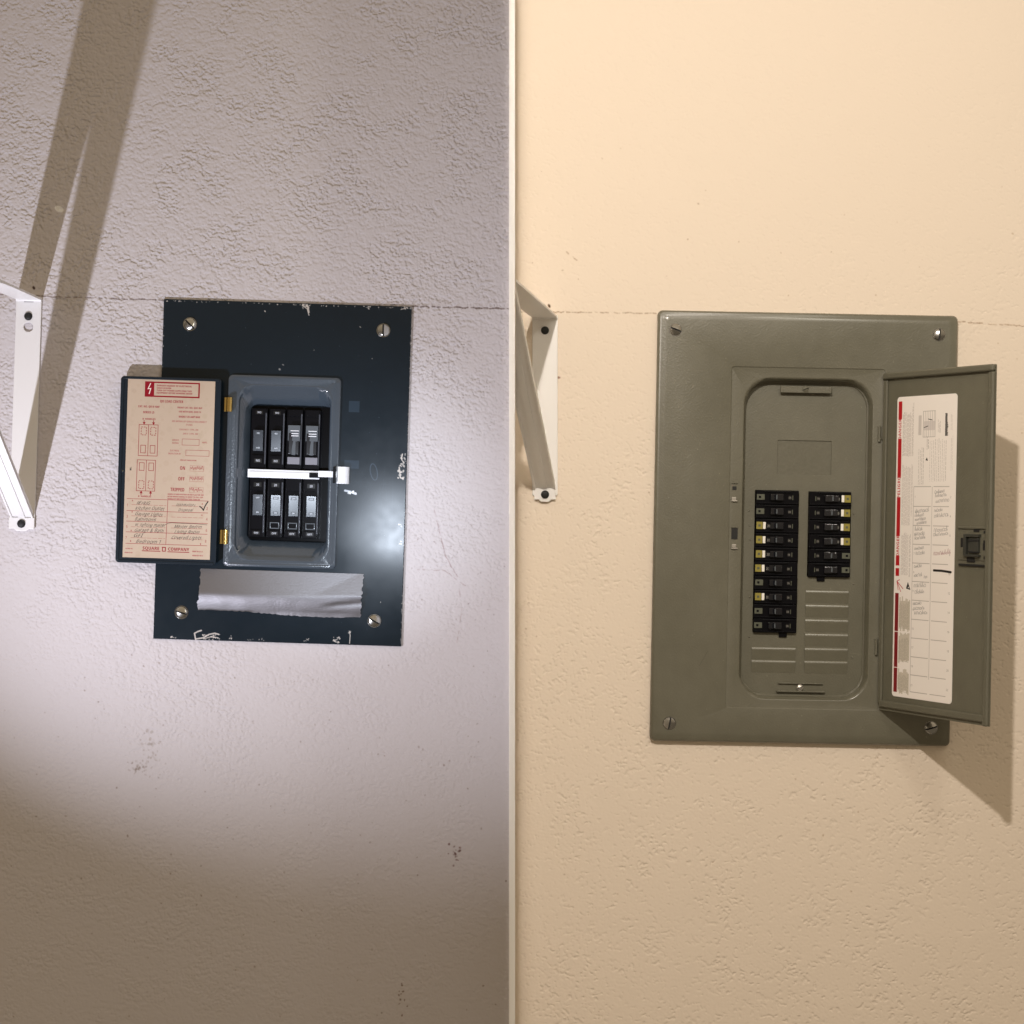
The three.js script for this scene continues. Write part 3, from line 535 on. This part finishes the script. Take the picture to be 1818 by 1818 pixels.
  mesh('door_rim', [bead(DW, DW / 2, DH / 2 - 6 * S, 12 * S, 0.0058), bead(DW - 16 * S, DW / 2 - 4 * S, -DH / 2 + 12 * S, 12 * S, 0.0040), bead(13 * S, DW - 6.5 * S, -6 * S, DH - 12 * S, 0.0046), bead(10 * S, 5 * S, 0, DH - 26 * S, 0.0034)], M.grey, door);
  const LW = 148 * S, LH = 522 * S, lcx = 108 * S, lcy = (961 - (708 + 522 / 2)) * S;
  const sched = canvas(580, 2046, (c, w, h) => {
    c.fillStyle = '#efe9e4'; c.fillRect(0, 0, w, h);
    const X = (f) => f * w, Y = (f) => f * h;
    const seg = (y0, y1, col) => { c.fillStyle = col; c.fillRect(X(0.025), Y(y0), X(0.06), Y(y1 - y0)); };
    const vtext = (t, x, y, size, col, bold = true) => { c.save(); c.translate(X(x), Y(y)); c.rotate(-Math.PI / 2); c.font = (bold ? 'bold ' : '') + size + 'px sans-serif'; c.fillStyle = col; c.textAlign = 'center'; c.textBaseline = 'middle'; c.fillText(t, 0, 0); c.restore(); };
    const R1 = '#b4101c', R2 = '#7d141c';
    seg(0.015, 0.075, R1); seg(0.14, 0.27, R1); seg(0.335, 0.465, R1); seg(0.53, 0.563, R1); seg(0.572, 0.598, R1); seg(0.655, 0.985, R2);
    vtext('DANGER', 0.055, 0.108, 36, '#c2323c'); vtext('PELIGRO', 0.055, 0.302, 36, '#c2323c'); vtext('DANGER', 0.055, 0.497, 36, '#c2323c');
    c.fillStyle = '#efe9e4'; for (const y of [0.782, 0.902]) c.fillRect(X(0.025), Y(y), X(0.06), 5);
    c.strokeStyle = '#b83038'; c.lineWidth = 5; c.beginPath(); c.moveTo(X(0.05), Y(0.615)); c.lineTo(X(0.16), Y(0.640)); c.moveTo(X(0.05), Y(0.615)); c.lineTo(X(0.12), Y(0.650)); c.moveTo(X(0.05), Y(0.615)); c.lineTo(X(0.075), Y(0.645)); c.moveTo(X(0.05), Y(0.615)); c.lineTo(X(0.1), Y(0.61)); c.stroke();
    c.fillStyle = '#181818'; c.beginPath(); c.moveTo(X(0.21), Y(0.638)); c.lineTo(X(0.285), Y(0.642)); c.lineTo(X(0.24), Y(0.616)); c.fill(); c.fillStyle = '#efe9e4'; c.beginPath(); c.arc(X(0.25), Y(0.634), 5, 0, 7); c.fill();
    // blocks of small print running up the label
    const print = (x0, x1, y0, y1, col, step = 9) => { c.strokeStyle = col; for (let x = X(x0); x < X(x1); x += step) { let y = Y(y0) + rr2(0, 30); const end = Y(y1) - rr2(0, 6); c.lineWidth = rr2(2.6, 4.6); while (y < end) { const l = rr2(8, 34); c.beginPath(); c.moveTo(x, y); c.lineTo(x, Math.min(end, y + l)); c.stroke(); y += l + rr2(3, 7); } } };
    print(0.11, 0.25, 0.05, 0.20, 'rgba(150,140,135,.55)', 8); print(0.27, 0.29, 0.02, 0.20, 'rgba(150,140,135,.6)', 8); print(0.11, 0.26, 0.225, 0.43, 'rgba(165,155,150,.5)', 8); print(0.27, 0.29, 0.225, 0.40, 'rgba(165,155,150,.6)', 8);
    print(0.12, 0.24, 0.45, 0.595, 'rgba(160,152,148,.55)', 8); print(0.255, 0.275, 0.45, 0.60, 'rgba(160,152,148,.6)', 8);
    for (const [y0, y1] of [[0.665, 0.775], [0.785, 0.885], [0.905, 0.985]]) { c.fillStyle = 'rgba(188,180,164,.75)'; for (let x = X(0.10); x < X(0.28); x += 12) c.fillRect(x, Y(y0 + rr2(0, 0.018)), 12, Y(y1) - Y(y0 + 0.009)); print(0.10, 0.28, y0 + 0.015, y1, 'rgba(140,134,120,.5)', 7); }
    // drawings and the wiring note at the head
    c.fillStyle = 'rgba(180,174,170,.6)'; c.fillRect(X(0.37), Y(0.065), X(0.05), Y(0.065)); c.strokeStyle = 'rgba(130,125,122,.7)'; c.lineWidth = 3; c.strokeRect(X(0.45), Y(0.052), X(0.2), Y(0.085));
    for (let i = 0; i < 7; i++) { c.beginPath(); c.moveTo(X(0.45 + 0.03 * i), Y(0.052)); c.lineTo(X(0.45 + 0.03 * i), Y(0.137)); c.stroke(); } c.fillStyle = 'rgba(200,194,190,.7)'; c.fillRect(X(0.46), Y(0.085), X(0.19), Y(0.03));
    c.strokeStyle = '#2a2826'; c.lineWidth = 5; c.beginPath(); c.moveTo(X(0.53), Y(0.078)); c.lineTo(X(0.60), Y(0.082)); c.moveTo(X(0.46), Y(0.106)); c.lineTo(X(0.53), Y(0.101)); c.stroke();
    c.fillStyle = '#1c1a1a'; for (let y = 0.062; y < 0.135; y += 0.0018) c.fillRect(X(0.815 - rr2(0, 0.004)), Y(y), X(0.035 + (y > 0.09 ? rr2(0, 0.016) : 0)), Y(0.0014)); print(0.70, 0.75, 0.08, 0.125, 'rgba(140,134,130,.6)', 10); print(0.91, 0.95, 0.06, 0.12, 'rgba(160,150,146,.4)', 12);
    print(0.385, 0.47, 0.17, 0.295, 'rgba(110,104,100,.55)', 15); print(0.52, 0.56, 0.135, 0.18, 'rgba(110,104,100,.7)', 12); print(0.57, 0.86, 0.14, 0.285, 'rgba(130,124,120,.5)', 17); print(0.92, 0.95, 0.13, 0.25, 'rgba(160,150,146,.4)', 12);
    c.fillStyle = '#1c1a1a'; c.beginPath(); c.moveTo(X(0.50), Y(0.213)); c.lineTo(X(0.54), Y(0.215)); c.lineTo(X(0.52), Y(0.204)); c.fill();
    // circuit table
    const rows = [0.33, 0.362, 0.40, 0.43, 0.49, 0.552, 0.613, 0.675, 0.738, 0.80, 0.862, 0.922, 0.98].filter((v, i) => i !== 2);
    c.strokeStyle = 'rgba(150,142,138,.85)'; c.lineWidth = 4;
    for (const y of [0.30, 0.365, 0.428, 0.49, 0.552, 0.613, 0.675, 0.738, 0.80, 0.862, 0.922, 0.978]) { c.beginPath(); c.moveTo(X(0.31), Y(y)); c.lineTo(X(0.60), Y(y)); c.moveTo(X(0.64), Y(y)); c.lineTo(X(0.90), Y(y)); c.stroke(); }
    c.lineWidth = 3; for (const x of [0.31, 0.62]) { c.beginPath(); c.moveTo(X(x), Y(0.30)); c.lineTo(X(x), Y(x < 0.5 ? 0.978 : 0.93)); c.stroke(); }
    for (let i = 0; i < 11; i++) for (const x of [0.335, 0.925]) { c.font = '20px sans-serif'; c.fillStyle = 'rgba(110,104,102,.7)'; c.textAlign = 'center'; c.fillText(String(2 * i + (x < 0.5 ? 1 : 2)), X(x), Y(0.337 + 0.0622 * i)); }
    const pen = (x, y, n, size, col = 'rgba(70,66,72,.42)') => { // a line of pencilled, unreadable handwriting
      c.strokeStyle = col; c.lineWidth = 3; c.lineCap = c.lineJoin = 'round'; let px = X(x); c.beginPath(); c.moveTo(px, Y(y));
      for (let i = 0; i < n; i++) { const s = size * rr2(0.45, 1), k = rnd(); const b = Y(y) - 0.04 * i * size; if (k < 0.4) { c.bezierCurveTo(px + s * 0.1, b - s * 1.1, px + s * 0.6, b - s, px + s * 0.45, b); } else if (k < 0.75) { c.ellipse(px + s * 0.35, b - s * 0.35, s * 0.3, s * 0.36, 0, 3, 8.5); } else { c.lineTo(px + s * 0.25, b - s * 1.2); c.lineTo(px + s * 0.3, b); c.lineTo(px + s * 0.55, b - s * 0.4); } px += s * 0.62; c.moveTo(px, b); }
      c.stroke();
    };
    pen(0.66, 0.322, 9, 26); pen(0.67, 0.334, 9, 26); pen(0.68, 0.352, 10, 26);
    pen(0.34, 0.386, 11, 26); pen(0.35, 0.399, 7, 26); pen(0.34, 0.412, 11, 24); pen(0.37, 0.424, 9, 24); pen(0.66, 0.382, 7, 28); pen(0.66, 0.400, 10, 28);
    pen(0.34, 0.445, 6, 26); pen(0.34, 0.461, 8, 26); pen(0.34, 0.474, 9, 28); pen(0.66, 0.447, 9, 28); pen(0.65, 0.461, 12, 28);
    pen(0.34, 0.508, 9, 26); pen(0.36, 0.524, 7, 28); pen(0.66, 0.523, 12, 30, 'rgba(110,50,62,.5)');
    pen(0.34, 0.567, 7, 26); pen(0.34, 0.597, 7, 28); pen(0.51, 0.600, 3, 28); pen(0.34, 0.632, 7, 30); pen(0.36, 0.652, 7, 28); pen(0.33, 0.690, 8, 26); pen(0.34, 0.706, 9, 26); pen(0.36, 0.721, 10, 26);
    c.strokeStyle = '#171416'; c.lineWidth = 15; c.beginPath(); c.moveTo(X(0.67), Y(0.573)); c.lineTo(X(0.80), Y(0.573)); c.lineTo(X(0.95), Y(0.576)); c.stroke();
  });
  const lg = sheet(shapeRR(lcx, lcy, LW, LH, 6 * S), -0.0002, 0.0005, 0.0001);
  mesh('schedule_label', uvTo(lg, lcx - LW / 2, lcy - LH / 2, LW, LH), std(1, 1, 1, 0.5, { map: sched }), door);
  // latch block near the free edge
  const la = group('latch', door); la.position.set(230 * S, 0, 0);
  const yy = (py) => (961 - 6 - (py + 0)) * S + 12 * S;
  mesh('latch_base', [box(76 * S, 50 * S, 0.0012, -2 * S, yy(968), 0.0006, 0.0004), box(74 * S, 4 * S, 0.0022, -2 * S, yy(939), 0.001, 0.0008)], M.grey, la);
  mesh('latch_body', [box(6 * S, 36 * S, 0.006, -17 * S, yy(968), 0.003), box(30 * S, 5 * S, 0.006, 0, yy(952), 0.003), box(30 * S, 4 * S, 0.006, 0, yy(985), 0.003), box(22 * S, 24 * S, 0.0045, 2 * S, yy(968), 0.0022)], M.latchMetal, la);
  mesh('latch_slot', [box(9 * S, 16 * S, 0.0014, -28 * S, yy(964), 0.0008), box(24 * S, 4 * S, 0.0016, 2 * S, yy(960), 0.0042), box(22 * S, 3 * S, 0.0016, 2 * S, yy(979), 0.0042), box(12 * S, 5 * S, 0.0014, 26 * S, yy(946), 0.0008), box(12 * S, 6 * S, 0.0014, 26 * S, yy(962), 0.0008), box(6 * S, 12 * S, 0.0014, 22 * S, yy(970), 0.0008), box(10 * S, 5 * S, 0.0014, 26 * S, yy(988), 0.0008), box(18 * S, 8 * S, 0.0014, -8 * S, yy(992), 0.0010), box(14 * S, 5 * S, 0.0014, 4 * S, yy(944), 0.0008)], M.darkSlot, la);
  mesh('latch_spring', box(62 * S, 3.5 * S, 0.0030, -4 * S, yy(1001), 0.0012, 0.0006), M.darkSlot, la);
}

// ================================================================ shelf brackets
function armShape(pts, th, y0, slope) {                               // a strap drawn in plan (x, z in metres), sheared upwards as it comes forward
  const s = new THREE.Shape(); pts.forEach(([x, z], i) => i ? s.lineTo(x, -z) : s.moveTo(x, -z));
  const e = new THREE.ExtrudeGeometry(s, { depth: th, bevelEnabled: false, steps: 1 }); e.rotateX(-Math.PI / 2);   // plan -> world: x, z = z
  const p = e.attributes.position; for (let i = 0; i < p.count; i++) p.setY(i, p.getY(i) + y0 + slope * p.getZ(i));
  e.computeVertexNormals(); return e;
}
function bracket(label, o) {                                          // o in photo pixels: x0..x1 width, yTop, yBot, skew of arms, plan outlines
  const g = group('shelf_bracket'); g.position.copy(W(o.cx, o.yTop)); g.rotation.z = o.rot;
  tag(g, label, 'shelf bracket');
  const w = 45 * S, H = (o.yBot - o.yTop) * S;
  const leg = shapeRR(0, -H / 2, w, H, 2.5 * S);
  const hole = new THREE.Path(); hole.absarc(0, o.hole - 0, 6.5 * S, 0, Math.PI * 2); leg.holes.push(hole);
  if (o.key) { const k = new THREE.Path(); k.absarc(0.5 * S, o.hole - 19 * S, 8.5 * S, 0, Math.PI * 2); leg.holes.push(k); }
  mesh('back_leg', sheet(leg, 0.0004, 0.0030, 0.0006, 14), M.bracket, g);
  const px = ([x, z]) => [x * S, z * S];
  mesh('shelf_arm', [armShape(o.arm.map(px), 0.0026, -0.0026, 0)], M.bracket, g);
  const B = o.brace;
  const y0 = -(o.braceY) * S;
  mesh('brace', [armShape(B.map(px), 0.0022, y0, o.slope), ...o.lips.map((l) => armShape(l.map(px), 0.0075, y0 - 0.002, o.slope)), armShape(o.rib.map(px), 0.0020, y0 - 0.0016, o.slope)], M.bracket, g);
  // rounded bend where the arm leaves the wall
  mesh('bend', new THREE.CylinderGeometry(0.0028, 0.0028, w, 14).rotateZ(Math.PI / 2).translate(0, -0.0022, 0.0026), M.bracket, g);
  mesh('slit', plainBox(17 * S, 1.6 * S, 0.0006, 0, -7 * S, 0.0031), o.key ? M.darkSlot : M.white, g);
  const foot = new THREE.Shape(), fw = w * (o.key ? 0.5 : 0.42);
  foot.moveTo(-fw, 0); foot.lineTo(fw, 0); foot.lineTo(fw, -20 * S); foot.lineTo(fw * 0.6, -20 * S); foot.lineTo(fw * 0.35, -24 * S); foot.lineTo(-fw * 0.35, -24 * S); foot.lineTo(-fw * 0.6, -20 * S); foot.lineTo(-fw, -20 * S);
  mesh('foot', sheet(foot, 0.0028, 0.0052, 0.0005).translate(0, -(o.footY) * S, 0), M.bracket, g);
  const sc = (y, z) => mesh('screw', [new THREE.CylinderGeometry(6.8 * S, 7.6 * S, 0.0030, 22).rotateX(Math.PI / 2).translate(0, y, z), new THREE.SphereGeometry(6.6 * S, 18, 8).scale(1, 1, 0.35).translate(0, y, z + 0.0014)], M.blackScrew, g);
  sc(o.hole, 0.0032); sc(-(o.footY + 11) * S, 0.0060);
  return g;
}
M.blackScrew = std(0.006, 0.006, 0.006, 0.6);
const strap = (x0, x1, z) => [[x0, 2], [x1, 2], [x1, z], [x0, z]];
bracket('white metal shelf bracket glaring in the torch light beside the dark blue panel', {
  cx: 52.5, yTop: 529, yBot: 938, rot: TL, hole: -33 * S, key: true, arm: strap(-22.5, 22.5, 660), brace: strap(-20, 20, 630), lips: [strap(-20, -17, 630), strap(17, 20, 630)], rib: strap(-6, 6, 630), braceY: 392, slope: 387 / 630, footY: 390,
});
// in the second bay the arm leans towards the divider and butts against it
{
  const end = 914.5 - 967.5, k = -0.146, at = (x) => [[x, 2], [end + 0.2, (end + 0.2 - x) / k]];
  const cut = (x0, x1) => { const a = at(x0), b = at(x1); return [a[0], b[0], b[1], a[1]]; };
  bracket('white metal shelf bracket in shade beside the divider and the grey panel', {
    cx: 967.5, yTop: 561, yBot: 880, rot: 0, hole: -26 * S, key: false, arm: cut(-22.5, 22.5), brace: cut(-19, 19), lips: [cut(-19, -16), cut(16, 19)], rib: cut(-5, 5), braceY: 310, slope: 0.6, footY: 306,
  });
}

renderer.render(scene, camera);
